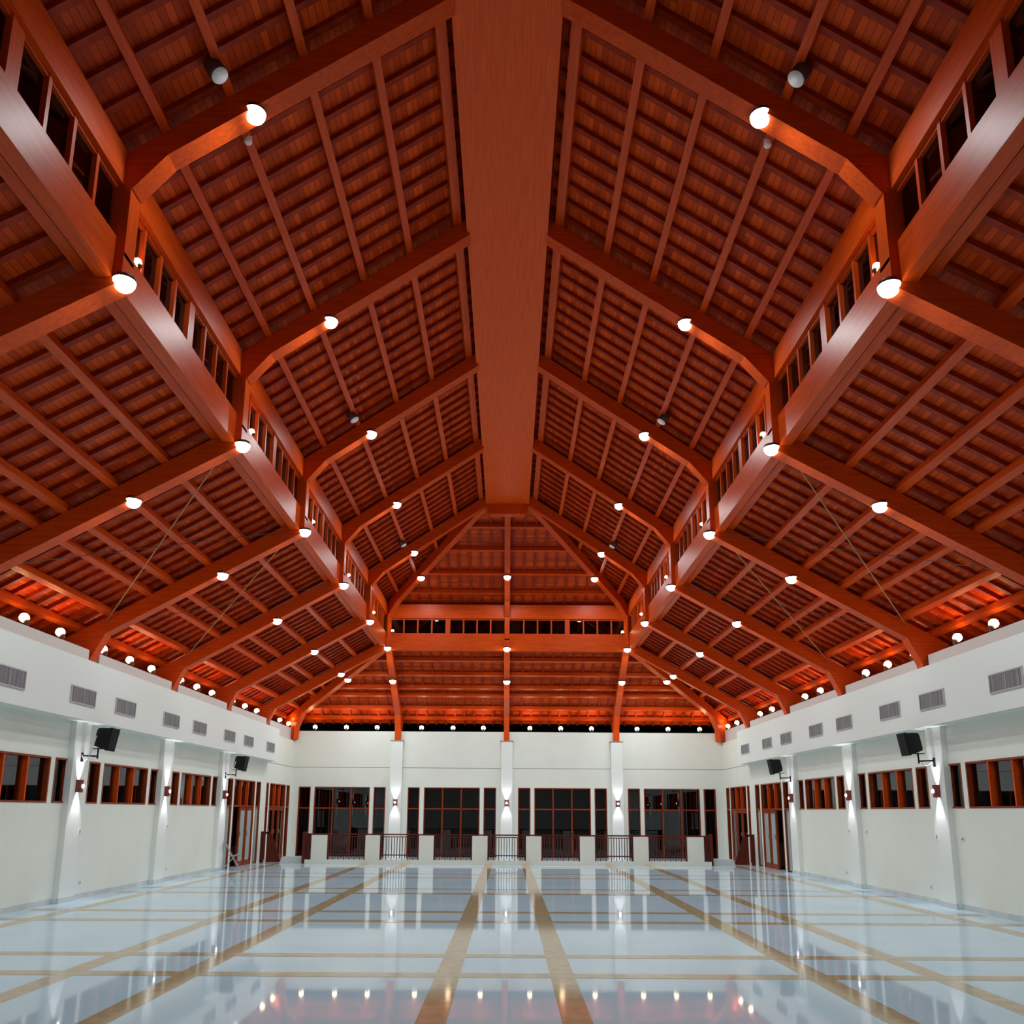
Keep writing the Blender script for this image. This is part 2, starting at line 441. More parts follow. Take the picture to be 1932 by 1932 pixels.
where_bay = {}
for side in ('left', 'right'):
    f = frame_loc(side)
    names = []
    for a0, a1, z0, z1, ty in side_open:
        mid = (a0 + a1) / 2
        if ty in ('nw', 'ww'):
            b = 0 if mid < 17 else (1 if mid < 21.3 else 2)
            if ty == 'ww':
                lab = ['wide three-pane wooden window nearest on the %s wall' % side,
                       'wide three-pane window in the middle bay of the %s wall' % side,
                       'wide three-pane window nearest the doors on the %s wall' % side][b]
            else:
                nearer = (mid % 4.37) > 1.9 and (mid - (16.61 + 4.37 * (b - 1))) < 2
                lab = 'narrow wooden window slit on the %s wall, %s pilaster %s from the camera' % (
                    side, 'just past the' if nearer else 'just before the', ORD[b - 1] if nearer else ORD[b])
            r = new_opening('window', lab)
            lining(r, f, a0, a1, z0, z1)
            if ty == 'ww':
                p = (a1 - a0) / 3
                for i in (1, 2): mull(r, f, a0 + p * i, z0 + 0.03, z1 - 0.03, material=M['wood_z'])  # brighter wood than the frame, painting in the light on the fins
                for i in range(3):
                    pane(r, f, a0 + p * i + 0.025, a0 + p * (i + 1) - 0.025, z0 + 0.03, z1 - 0.03, M['glass'])
            else:
                pane(r, f, a0 + 0.03, a1 - 0.03, z0 + 0.03, z1 - 0.03, M['glass'])
        else:
            TR = 1.92
            if ty == 'nd':
                n = [26.26, 29.3, 30.5, 33.28].index(round(a0, 2))
                lab = ['tall narrow sidelight before the nearer door of the %s wall',
                       'tall narrow sidelight just past the nearer door of the %s wall',
                       'very narrow sidelight before the farther door of the %s wall',
                       'tall narrow sidelight in the far corner of the %s wall'][n] % side
                r = new_opening('window', lab)
                lining(r, f, a0, a1, z0, z1, sill=False)
                mm = MB(); abox(mm, f, a0 + 0.03, a1 - 0.03, 0.0, 0.19, TR - 0.03, TR + 0.03); mm.build('transom', M['joinery'], r)
                pane(r, f, a0 + 0.03, a1 - 0.03, TR + 0.03, z1 - 0.03, M['glass'])
                pane(r, f, a0 + 0.03, a1 - 0.03, 0.03, TR - 0.03, M['frosted'] if n < 2 else M['glass'], 0.05)
            else:
                first = ty == 'wd'
                r = new_opening('door', ('nearer glazed door of the %s wall, one leaf open' if first else 'farther glazed door by the far corner of the %s wall') % side)
                lining(r, f, a0, a1, z0, z1, sill=False)
                p = (a1 - a0) / 3
                mm = MB(); abox(mm, f, a0 + 0.03, a1 - 0.03, 0.0, 0.19, TR - 0.03, TR + 0.03); mm.build('transom', M['joinery'], r)
                for i in (1, 2):
                    mull(r, f, a0 + p * i, 0, TR, 0.05, 0.0, 0.06)
                    mull(r, f, a0 + p * i, TR, z1 - 0.03, 0.05, material=M['wood_z'])  # brighter wood again, lit look of the upper fins put into the colour
                for i in range(3):
                    pane(r, f, a0 + p * i + 0.025, a0 + p * (i + 1) - 0.025, TR + 0.03, z1 - 0.03, M['glass'])
                    if first and i == 0:
                        continue
                    lf = MB()
                    l0, l1 = a0 + p * i + 0.028, a0 + p * (i + 1) - 0.028
                    abox(lf, f, l0, l0 + 0.10, 0.015, 0.06, 0.01, TR - 0.035); abox(lf, f, l1 - 0.10, l1, 0.015, 0.06, 0.01, TR - 0.035)
                    abox(lf, f, l0 + 0.10, l1 - 0.10, 0.015, 0.06, 0.01, 0.16); abox(lf, f, l0 + 0.10, l1 - 0.10, 0.015, 0.06, TR - 0.13, TR - 0.035)
                    lo = lf.build('leaf', M['joinery'], r)
                    pane(lo, f, l0 + 0.09, l1 - 0.09, 0.15, TR - 0.12, M['frosted'] if first else M['glass'], 0.03)
                    hd = MB(); abox(hd, f, l0 + 0.03, l0 + 0.05, -0.03, 0.015, 0.95, 1.1); hd.build('handle', M['steel'], lo)
                if first:                       # the open leaf, swung outwards
                    lf = MB(); l0 = a0 + 0.03
                    abox(lf, f, l0, l0 + 0.045, 0.2, 0.3, 0.01, TR - 0.035); abox(lf, f, l0, l0 + 0.045, 0.78, 0.88, 0.01, TR - 0.035)
                    abox(lf, f, l0, l0 + 0.045, 0.3, 0.78, 0.01, 0.16); abox(lf, f, l0, l0 + 0.045, 0.3, 0.78, TR - 0.13, TR - 0.035)
                    lo = lf.build('leaf', M['joinery'], r)
                    g = MB(); abox(g, f, l0 + 0.015, l0 + 0.03, 0.29, 0.79, 0.15, TR - 0.12); g.build('pane', M['frosted'], lo)

f = frame_loc('far')
BAYN = ['leftmost', 'second', 'third', 'rightmost']
for i, (a0, a1, z0, z1, ty) in enumerate(far_open):
    b = i // 3
    TR = 1.89
    if ty == 'nd':
        lab = 'dark narrow sidelight %s of the %s glass door on the far wall' % ('left' if i % 3 == 0 else 'right', BAYN[b])
        r = new_opening('window', lab)
    else:
        r = new_opening('door', 'wide dark glass door, %s of four on the far wall' % BAYN[b])
    lining(r, f, a0, a1, z0, z1, sill=False)
    mm = MB(); abox(mm, f, a0 + 0.03, a1 - 0.03, 0.01, 0.19, TR - 0.025, TR + 0.025); mm.build('transom', M['joinery'], r)
    if ty == 'nd':
        pane(r, f, a0 + 0.03, a1 - 0.03, TR + 0.02, z1 - 0.03, M['glass_dark'], 0.1)
        pane(r, f, a0 + 0.03, a1 - 0.03, 0.03, TR - 0.02, M['glass_dark'], 0.1)
    else:
        p = (a1 - a0) / 3
        for j in (1, 2): mull(r, f, a0 + p * j, 0, z1 - 0.03, 0.05, 0.01)
        for j in range(3):
            pane(r, f, a0 + p * j + 0.02, a0 + p * (j + 1) - 0.02, TR + 0.02, z1 - 0.03, M['glass_dark'], 0.1)
            lo = pane(r, f, a0 + p * j + 0.02, a0 + p * (j + 1) - 0.02, 0.05, TR - 0.02, M['glass_dark'], 0.1, 'leaf')

# ------------------------------------------------------------------ roof decks (ceiling) with battens
def zu(q): return S(q) + DECK
def zl(q): return L(q) + DECK
QE = 9.75
YS = -2.9
def deck(name, label, quads, material):
    m = MB()
    for pts in quads:
        m.prism(pts, (0, 0, 0.05))
    return tag(m.build(name, material), label, 'ceiling', kind='structure')

def batten(parent, p, q):
    p, q = Vector(p), Vector(q)
    if (q - p).length < 0.08: return
    m = MB(); m.bar(p - Vector((0, 0, BAT / 2)), q - Vector((0, 0, BAT / 2)), 0.085, BAT)
    m.build('batten', M['batten'], parent)

PB = T / 11.0
ny = int((34.6 - 3.2) / PB)
for sx, nm in ((-1, 'left'), (1, 'right')):
    X = lambda q: XC + sx * q
    du = deck('ceiling_upper_' + nm, 'red-brown boarded %s slope of the upper roof' % nm,
              [[(X(.3), YS, zu(.3)), (X(4.95), YS, zu(4.95)), (X(4.95), Yh(4.95), zu(4.95)), (X(QR), HUBY, zu(QR)), (X(.3), HUBY, zu(.3))]], M['board_y'])
    dl = deck('ceiling_lower_' + nm, 'red-brown boarded %s slope of the lower roof' % nm,
              [[(X(4.72), YS, zl(4.72)), (X(QE), YS, zl(QE)), (X(QE), Yl(QE), zl(QE)), (X(4.72), Yl(4.72), zl(4.72))]], M['board_y'])
    for j in range(ny):
        y = 3.3 + PB * j
        if y < Yh(4.9):
            q0 = 0.78 if y < HUBY + 0.1 else qh(y) + 0.03
            batten(du, (X(q0), y, zu(q0)), (X(4.93), y, zu(4.93)))
        q0 = 4.78 if y < Yl(4.78) else ql(y) + 0.03
        if q0 < QE:
            batten(dl, (X(q0), y, zl(q0)), (X(QE - .02), y, zl(QE - .02)))
du = deck('ceiling_upper_far', 'boarded far hip slope of the upper roof',
          [[(XC - QR, HUBY, zu(QR)), (XC + QR, HUBY, zu(QR)), (XC + 4.95, Yh(4.95), zu(4.95)), (XC - 4.95, Yh(4.95), zu(4.95))]], M['board_x'])
dl = deck('ceiling_lower_far', 'boarded far hip slope of the lower roof',
          [[(XC - 4.72, Yl(4.72), zl(4.72)), (XC + 4.72, Yl(4.72), zl(4.72)), (XC + QE, Yl(QE), zl(QE)), (XC - QE, Yl(QE), zl(QE))]], M['board_x'])
for j in range(-24, 25):
    x = (j + 0.5) * 0.395
    if abs(x) < 4.9:
        q0 = max(abs(x), QR) + 0.02
        batten(du, (XC + x, Yh(q0), zu(q0)), (XC + x, Yh(4.93), zu(4.93)))
    q0 = max(abs(x), 4.78) + 0.02
    if q0 < QE:
        batten(dl, (XC + x, Yl(q0), zl(q0)), (XC + x, Yl(QE - .02), zl(QE - .02)))

# ------------------------------------------------------------------ ridge beam
rb = thing('ridge_beam', 'broad veneered ridge box running along the roof apex', 'beam', (XC - 0.02, 10, 11.85))
MB().box(-0.715, 0.715, YS - 10, HUBY + 0.02 - 10, 0, 0.75).build('box', M['veneer'], rb)
hb = MB()
prof = [(-0.67, 0.0), (-0.67, -0.28), (-0.58, -0.36), (0.58, -0.36), (0.67, -0.28), (0.67, 0.0)]
hb.prism([(x, HUBY - 0.12 - 10, z) for x, z in prof], (0, 0.3, 0)); hb.build('end_block', M['wood_z'], rb)

# ------------------------------------------------------------------ purlins
UP_Q = [4.11, 3.37, 2.52, 1.73, 0.90]
LO_Q = [9.14, 8.51, 7.72, 7.27, 6.50, 5.70, 4.91]
def slope_bar(name, p, q, w, h, tilt, material):
    """bar whose section is tilted with the roof; p,q are the centre of its underside"""
    m = MB()
    up = Vector(tilt).normalized()
    p, q = Vector(p) + up * h / 2, Vector(q) + up * h / 2
    m.bar(p, q, w, h, up)
    return m.build(name, material)
for sx, nm in ((-1, 'left'), (1, 'right')):
    for i, q in enumerate(UP_Q):
        o = slope_bar('purlin', (XC + sx * q, YS, S(q) + RAFT), (XC + sx * q, Yh(q), S(q) + RAFT), 0.11 if i < 4 else 0.15, PUR, (sx * .35, 0, 1), M['wood_y'])
        pl = ['lowest purlin', 'second purlin up', 'third purlin up', 'fourth purlin up', 'topmost purlin, beside the ridge box,'][i]
        tag(o, 'wooden %s on the %s slope of the upper roof' % (pl, nm), 'purlin', 'purlins of the upper roof')
    for i, q in enumerate(LO_Q):
        o = slope_bar('purlin', (XC + sx * q, YS, L(q) + RAFT), (XC + sx * q, Yl(q), L(q) + RAFT), 0.13, PUR, (sx * .35, 0, 1), M['wood_y'])
        pl = ['eave purlin above the wall', 'second purlin up', 'third purlin up', 'fourth purlin up', 'fifth purlin up', 'sixth purlin up', 'topmost purlin, under the ring beam,'][i]
        tag(o, 'wooden %s on the %s slope of the lower roof' % (pl, nm), 'purlin', 'purlins of the lower roof')
for i, q in enumerate(UP_Q[:4]):
    o = slope_bar('purlin', (XC - q, Yh(q), S(q) + RAFT), (XC + q, Yh(q), S(q) + RAFT), 0.11, PUR, (0, .35, 1), M['wood_x'])
    tag(o, 'wooden %s purlin on the far hip of the upper roof' % ['lowest', 'second', 'third', 'topmost'][i], 'purlin', 'purlins of the upper roof')
for i, q in enumerate(LO_Q):
    o = slope_bar('purlin', (XC - q, Yl(q), L(q) + RAFT), (XC + q, Yl(q), L(q) + RAFT), 0.13, PUR, (0, .35, 1), M['wood_x'])
    tag(o, 'wooden %s on the far hip of the lower roof' % ['eave purlin', 'second purlin up', 'third purlin up', 'fourth purlin up', 'fifth purlin up', 'sixth purlin up', 'topmost purlin'][i], 'purlin', 'purlins of the lower roof')

# ------------------------------------------------------------------ trusses
UP_PROF = [(0.69, S(0.69)), (4.06, 9.48), (4.44, 9.02), (4.78, 9.02), (4.78, S(4.78) + RAFT), (0.69, S(0.69) + RAFT)]
def low_prof(foot): return [(QK, L(QK) - 0.02), (8.58, L(8.58)), (8.85, 4.93), (8.86, foot), (9.1, foot), (9.45, L(9.45) + RAFT), (QK, L(QK) + RAFT)]
def jack_prof(foot): return [(QK, L(QK) - 0.02), (8.32, L(8.32)), (8.58, 5.1), (8.62, foot), (8.86, foot), (9.45, L(9.45) + RAFT), (QK, L(QK) + RAFT)]
POST = [(QK, 8.12), (4.74, 8.0), (4.74, 9.03), (QK, 9.03)]
def member(name, prof, fx, material, parent, thick=THK):
    """prof in (q,z); fx(q) -> (x,y) in plan; extruded across its own direction"""
    a, b = Vector((*fx(prof[0][0]), 0)), Vector((*fx(prof[0][0] + 1), 0))
    d = (b - a).normalized()
    n = Vector((-d.y, d.x, 0)) * thick
    base = Vector(parent.location) if parent is not None else Vector((0, 0, 0))
    pts = [Vector((*fx(q), z)) - n / 2 - base for q, z in prof]
    return fix_normals(MB().prism(pts, n).build(name, material, parent))

TR_N = ['nearest', 'second', 'third', 'fourth', 'fifth']
for k in range(5):
    y = Yk(k) + THK / 2
    t = thing('roof_truss', '%s big wooden roof truss from the camera, spanning the hall' % TR_N[k], 'truss', (XC, y, 5.0), 'roof trusses across the hall')
    for sx in (-1, 1):
        fx = lambda q, sx=sx, y=y: (XC + sx * q, y)
        member('upper_rafter', UP_PROF, fx, M['wood_x'], t)
        member('post', POST, fx, M['wood_z'], t, THK - 0.012)
        member('lower_rafter', low_prof(4.5), fx, M['wood_x'], t)
for sx, nm in ((-1, 'left'), (1, 'right')):
    y = Yk(5) + THK / 2
    t = thing('side_rafter', 'wooden rafter from the %s ring corner down to the %s wall' % (nm, nm), 'rafter', (XC + sx * 4.5, y, 5.0), 'side rafters')
    member('lower_rafter', low_prof(4.5), lambda q: (XC + sx * q, y), M['wood_x'], t)
    t = thing('hip_rafter', '%s hip rafter from the ridge end down to the far %s corner' % (nm, nm), 'rafter', (XC + sx * QR, HUBY, 5.0), 'hip rafters')
    member('upper_rafter', UP_PROF, lambda q: (XC + sx * q, Yh(q)), M['wood_x'], t, 0.22)
    member('post', POST, lambda q: (XC + sx * q, Yl(q)), M['wood_z'], t, 0.205)
    member('lower_rafter', jack_prof(4.625), lambda q: (XC + sx * q, Yl(q)), M['wood_x'], t, 0.24)
    t = thing('jack_rafter', 'wooden rafter from the %s ring corner to the far wall pilaster' % nm, 'rafter', (XC + sx * 4.47, RINGY, 5.0), 'jack rafters over the far wall')
    member('lower_rafter', jack_prof(4.625), lambda q: (XC + sx * 4.47, Yl(q)), M['wood_y'], t, 0.24)
t = thing('half_truss', 'central half truss from the ridge end to the middle far pilaster', 'truss', (XC, HUBY, 5.0))
member('upper_rafter', UP_PROF, lambda q: (XC - .02, Yh(q)), M['wood_y'], t, 0.2)
member('post', POST, lambda q: (XC - .02, Yl(q)), M['wood_z'], t, 0.19)
member('lower_rafter', jack_prof(4.625), lambda q: (XC - .02, Yl(q)), M['wood_y'], t, 0.22)

# ------------------------------------------------------------------ ring beam, plate beam, clerestory windows
RZ0, RZ1, CZ1, PZ1 = 7.84, 8.37, 9.06, 9.60
for sx, nm in ((-1, 'left'), (1, 'right')):
    x0, x1 = sorted((XC + sx * 4.57, XC + sx * 4.76))
    tag(MB().box(x0, x1, YS, RINGY + 0.1, RZ0, RZ1).build('ring_beam', M['wood_y']), 'deep %s ring beam below the clerestory windows' % nm, 'beam', 'ring beams')
    x0, x1 = sorted((XC + sx * 4.55, XC + sx * 4.70))
    tag(MB().box(x0, x1, YS, RINGY + 0.1, CZ1, PZ1 - 0.08).build('plate_beam', M['wood_y']), '%s plate beam above the clerestory windows' % nm, 'beam', 'plate beams')
tag(MB().box(XC - 4.6, XC + 4.6, Yl(4.57), Yl(4.57) + .18, 7.72, 8.36).build('ring_beam', M['wood_x']), 'far ring beam across the hip end below its clerestory', 'beam', 'ring beams')
tag(MB().box(XC - 4.6, XC + 4.6, Yl(4.55), Yl(4.55) + .15, 8.96, 9.50).build('plate_beam', M['wood_x']), 'far plate beam above the hip end clerestory', 'beam', 'plate beams')

def clerestory(label, n, fm, za, zb, wide_after):
    """n panes; fm(s,d,z)->world, s 0..len; list of mullion positions"""
    r = new_opening('window', label)
    return r
def cl_box(mb, fm, s0, s1, d0, d1, z0, z1):
    p, q = fm(s0, d0), fm(s1, d1)
    mb.box(min(p[0], q[0]), max(p[0], q[0]), min(p[1], q[1]), max(p[1], q[1]), z0, z1)
def cl_window(label, fm, length, npane, wide_mid, z0, z1):
    r = new_opening('window', label)
    wm = 0.15 if wide_mid else 0.0
    pitch = (length - wm) / npane
    s = 0.0
    for i in range(npane):
        m = MB(); cl_box(m, fm, s + 0.03, s + pitch - 0.03, 0.06, 0.066, z0, z1); m.build('pane', M['glass_dark'], r)
        if i == npane - 1: break
        s += pitch
        if wide_mid and i == npane // 2 - 1:
            m = MB(); cl_box(m, fm, s - 0.02, s + wm + 0.02, -0.01, 0.12, z0 - 0.01, z1 + 0.01); m.build('wide_mullion', M['wood_z'], r)
            s += wm
        else:
            m = MB(); cl_box(m, fm, s - 0.028, s + 0.028, 0.0, 0.12, z0 - 0.01, z1 + 0.01); m.build('mullion', M['wood_z'], r)
    m = MB()
    cl_box(m, fm, 0, length, 0.01, 0.12, z1 - 0.05, z1 + 0.005); cl_box(m, fm, 0, length, 0.01, 0.12, z0 - 0.005, z0 + 0.03)
    m.build('frame', M['wood_y'], r)
BAYW = ['before the nearest truss', 'between the first and second trusses', 'between the second and third trusses', 'between the third and fourth trusses', 'between the fourth and fifth trusses', 'past the fifth truss']
for sx, nm in ((-1, 'left'), (1, 'right')):
    for k in range(-1, 5):
        y0 = Yk(k) + THK
        cl_window('%s clerestory window %s' % (nm, BAYW[k + 1]), lambda s, d, y0=y0, sx=sx: (XC + sx * (4.60 + d), y0 + s), T - THK, 8, True, RZ1, CZ1)
cx = [XC - 4.46, XC - 2.26, XC - 0.02 - 0.11, XC - 0.02 + 0.11, XC + 2.26, XC + 4.46]
for i, (a, b) in enumerate(((cx[0], cx[1]), (cx[1], cx[2]), (cx[3], cx[4]), (cx[4], cx[5]))):
    yy = Yl(4.60)
    aa = a + (0.08 if i in (1, 3) else 0); bb = b - (0.08 if i in (0, 2) else 0)
    cl_window('%s four-pane clerestory window of the far hip end' % ['leftmost', 'second', 'third', 'rightmost'][i], lambda s, d, a=aa, yy=yy: (a + s, yy + d), bb - aa, 4, False, 8.36, 8.96)
for sx in (-1, 1):
    m = MB(); m.box(XC + sx * 2.26 - 0.09, XC + sx * 2.26 + 0.09, Yl(4.60) - 0.02, Yl(4.60) + .12, 8.36, 8.96)
    tag(m.build('post', M['wood_z']), 'short wide post among the far clerestory panes, %s' % ('left' if sx < 0 else 'right'), 'post')

# ------------------------------------------------------------------ white downlights under the rafters
def spot(parent, loc, rot, power, color, size, blend, radius):
    l = bpy.data.lights.new('spot', 'SPOT')
    l.energy = power; l.color = color; l.spot_size = size; l.spot_blend = blend; l.shadow_soft_size = radius
    o = bpy.data.objects.new('light', l)
    COL.objects.link(o)
    o.parent = parent; o.location = loc; o.rotation_euler = rot
    return o
dl0 = thing('downlight', '', 'lamp', group='white downlights on the roof timbers')
MB().lathe([(0.12, 0.05), (0.135, 0.0), (0.128, 0.0)], 20).build('housing', M['can'], dl0)
R_ = 0.13
MB().lathe([(R_, 0.0)] + [(R_ * math.cos(a), -R_ * math.sin(a)) for a in [math.radians(v) for v in (20, 40, 60, 78)]] + [(0.005, -R_)], 20).build('lens', M['lamp_white'], dl0)
spot(dl0, (0, 0, -0.16), (0, 0, 0), P_DOWN, C_DOWN, math.radians(164), 0.4, 0.12)
lamps = []
for k in range(5):
    for sx, nm in ((-1, 'left'), (1, 'right')):
        y = Yk(k) + THK / 2 - 0.02
        lamps.append(((XC + sx * 3.10, y, S(3.10) + 0.03), 'glowing white downlight on the %s upper rafter of the %s truss' % (nm, TR_N[k])))
        lamps.append(((XC + sx * 4.46, y - 0.03, 7.83), 'glowing white downlight at the %s post foot of the %s truss' % (nm, TR_N[k])))
        if True:
            lamps.append(((XC + sx * 6.22, y, L(6.22) + 0.02), 'glowing white downlight on the %s lower rafter of the %s truss' % (nm, TR_N[k])))
for sx, nm in ((-1, 'left'), (1, 'right')):
    lamps.append(((XC + sx * 6.22, Yk(5) + .11, L(6.22) + 0.0), 'glowing white downlight on the %s side rafter at the ring corner' % nm))
    lamps.append(((XC + sx * 3.15, Yh(3.15), S(3.15) + 0.0), 'glowing white downlight on the %s upper hip rafter' % nm))
    lamps.append(((XC + sx * 4.50, Yl(4.47), 7.80), 'glowing white downlight at the %s far ring corner' % nm))
    lamps.append(((XC + sx * 6.22, Yl(6.22), L(6.22) + 0.0), 'glowing white downlight on the %s lower hip rafter' % nm))
    lamps.append(((XC + sx * 4.47, Yl(6.24), L(6.24) - 0.03), 'glowing white downlight on the %s jack rafter over the far wall' % nm))
lamps.append(((XC - .02, Yh(3.1), S(3.1)), 'glowing white downlight on the upper part of the central half truss'))
lamps.append(((XC - .02, Yl(4.47) - 0.1, 7.78), 'glowing white downlight at the centre of the far ring beam'))
lamps.append(((XC - .02, Yl(6.24), L(6.24) - 0.03), 'glowing white downlight on the lower part of the central half truss'))
for i, (p, lab) in enumerate(lamps):
    if i == 0:
        dl0.location = p; dl0['label'] = lab
    else:
        dup(dl0, p, lab)

# ------------------------------------------------------------------ warm spotlights on the wall tops and the ring beam
def make_uplight(power, label, group):
    u = thing('spotlight', label, 'lamp', group=group)
    MB().box(-0.05, 0.05, -0.03, 0.03, -0.17, -0.11).build('bracket', M['black'], u)
    tilt = Matrix.Rotation(math.radians(-35), 4, 'Y')      # leans towards +X
    MB().lathe([(0.03, -0.13), (0.045, -0.1), (0.05, -0.03), (0.045, -0.03)], 14, tilt).build('housing', M['can'], u)
    MB().lathe([(0.03, -0.06), (0.075, -0.03), (0.09, 0.02), (0.08, 0.06), (0.045, 0.095), (0.005, 0.108)], 14, tilt).build('lens', M['lamp_warm'], u)
    spot(u, (0.09, 0, 0.16), (math.pi, math.radians(20), 0), power, C_WARM, math.radians(150), 0.7, 0.05)
    return u
wl = [13.62, 14.93, 16.19, 17.98, 19.29, 20.51, 22.4, 23.6, 24.85, 26.75, 28.05, 29.4, 32.45, 33.8]
first_up = make_uplight(P_WARM, '', 'warm spotlights on the wall tops')
started = False
EO = ORD + ['thirteenth', 'fourteenth']
for sx, nm in ((-1, 'left'), (1, 'right')):
    for i, y in enumerate(wl[1:]):
        p = (sx * 8.97, y, 5.25); rz = 0 if sx < 0 else math.pi
        lab = 'warm glowing spotlight on the %s wall top, %s from the camera' % (nm, EO[i])
        if not started:
            first_up.location = p; first_up.rotation_euler = (0, 0, rz); first_up['label'] = lab; started = True
        else:
            dup(first_up, p, lab, rz)
for i, x in enumerate((-7.97, -6.68, -5.41, -3.58, -2.28, -1.03, 0.89, 2.16, 3.43, 5.31, 6.59, 7.89)):
    dup(first_up, (x, 34.12, 5.15), 'warm glowing spotlight on the far wall top, %s from the left' % ORD[i], -math.pi / 2)
ring_up = make_uplight(P_RING, '', 'warm spotlights on the ring beam')
ring_l = []
for k, y in enumerate((9.16, 13.85, 18.6, 23.1, 27.7)):
    for sx, nm in ((-1, 'left'), (1, 'right')):
        ring_l.append(((XC + sx * 4.60, y, 8.47), 'small warm spotlight on the %s ring beam beside the %s truss' % (nm, TR_N[k]), 0 if sx < 0 else math.pi))
ring_l += [((XC - 4.35, Yl(4.57) + .05, 8.47), 'small warm spotlight on the far ring beam, left corner', -math.pi / 2),
           ((XC + 4.35, Yl(4.57) + .05, 8.47), 'small warm spotlight on the far ring beam, right corner', -math.pi / 2)]
for i, (p, lab, rz) in enumerate(ring_l):
    if i == 0:
        ring_up.scale = (0.6, 0.6, 0.6); ring_up.location = p; ring_up['label'] = lab; ring_up.rotation_euler = (0, 0, rz)
    else:
        dup(ring_up, p, lab, rz)

# ------------------------------------------------------------------ unlit round cans under the purlins
can0 = thing('ceiling_can', '', 'ceiling speaker', group='unlit round cans under the purlins')
MB().lathe([(0.10, 0.2), (0.11, 0.0), (0.102, 0.0)], 20).build('housing', M['can'], can0)
MB().lathe([(0.101, 0.006), (0.1, -0.004), (0.005, -0.005)], 20).build('disc', M['frost'], can0)
first = True
for y, w in ((8.12, 'just before the nearest truss'), (16.75, 'just before the third truss'), (25.45, 'just before the fifth truss')):
    for sx, nm in ((-1, 'left'), (1, 'right')):
        lab = 'unlit round can with white disc, %s upper slope %s' % (nm, w)
        p = (XC + sx * 3.35, y, 10.17)
        if first:
            can0.location = p; can0['label'] = lab; can0.rotation_euler = (0, sx * 0.6, 0); first = False
        else:
            dup(can0, p, lab).rotation_euler = (0, sx * 0.6, 0)
for sx, nm in ((-1, 'left'), (1, 'right')):
    s = thing('ceiling_sensor', 'small white round sensor just past the nearest %s upper downlight' % nm, 'sensor', (XC + sx * 3.36, 9.2, 10.26), 'ceiling sensors')
    MB().lathe([(0.045, 0.09), (0.05, 0.0), (0.03, -0.02), (0.004, -0.022)], 14).build('body', M['frost'], s)

# ------------------------------------------------------------------ tension rods in the lower roof
for k in (1, 2):
    for sx, nm in ((-1, 'left'), (1, 'right')):
        ya, yb = Yk(k) + THK, Yk(k + 1)
        a = (XC + sx * 4.85, ya, L(4.85) + .16); b = (XC + sx * 8.62, yb + 0.02, L(8.62) + .26)
        o = MB().tube([a, b], 0.014, 6).build('tension_rod', M['rod'])
        tag(o, 'pale bracing rod on the %s roof slope between %s and %s trusses' % (nm, ORD[k], ORD[k + 1]), 'rod', 'bracing rods')
        a = (XC + sx * 8.5, ya, L(8.5) + .2); b = (XC + sx * 4.85, yb, L(4.85) + .2)
        o = MB().tube([a, b], 0.008, 6).build('bracing_cable', M['rod_dark'])
        tag(o, 'thin dark bracing cable on the %s roof slope between %s and %s trusses' % (nm, ORD[k], ORD[k + 1]), 'cable', 'bracing cables')

# ------------------------------------------------------------------ air grilles in the bulkheads
def make_grille():
    g = thing('air_grille', '', 'vent', group='air grilles in the bulkheads')
    W, H = 0.96, 0.335
    m = MB(); t = 0.022
    m.box(-0.012, 0.014, 0, W, 0, t).box(-0.012, 0.014, 0, W, H - t, H).box(-0.012, 0.014, 0, t, t, H - t).box(-0.012, 0.014, W - t, W, t, H - t)
    m.box(-0.01, 0.012, W / 2 - .008, W / 2 + .008, t, H - t).box(-0.01, 0.012, 0.11, 0.12, t, H - t).box(-0.01, 0.012, W - .12, W - .11, t, H - t)
    m.build('frame', M['alu'], g)
    m = MB()
    n = 15
    for i in range(n):
        z = t + (H - 2 * t) * (i + 0.5) / n
        m.box(-0.006, 0.006, t, W - t, z - 0.0035, z + 0.0035)
    m.build('louvres', M['louvre'], g)
    MB().box(-0.009, -0.006, t, W - t, t, H - t).build('backing', M['duct'], g)
    return g
g0 = make_grille()
gy = [13.25, 15.74, 17.58, 20.1, 22.03, 24.5, 26.36, 28.88]
first = True
for sx, nm in ((-1, 'left'), (1, 'right')):
    for i, y in enumerate(gy):
        lab = 'louvred air grille in the %s bulkhead, %s from the camera' % (nm, ORD[i])
        p = (sx * (8.40 - 0.0095), y if sx < 0 else y + 1.02, 3.81 if sx < 0 else 3.85)
        rz = 0 if sx < 0 else math.pi
        if first:
            g0.location = p; g0['label'] = lab; g0.rotation_euler = (0, 0, rz); first = False
        else:
            dup(g0, p, lab, rz)

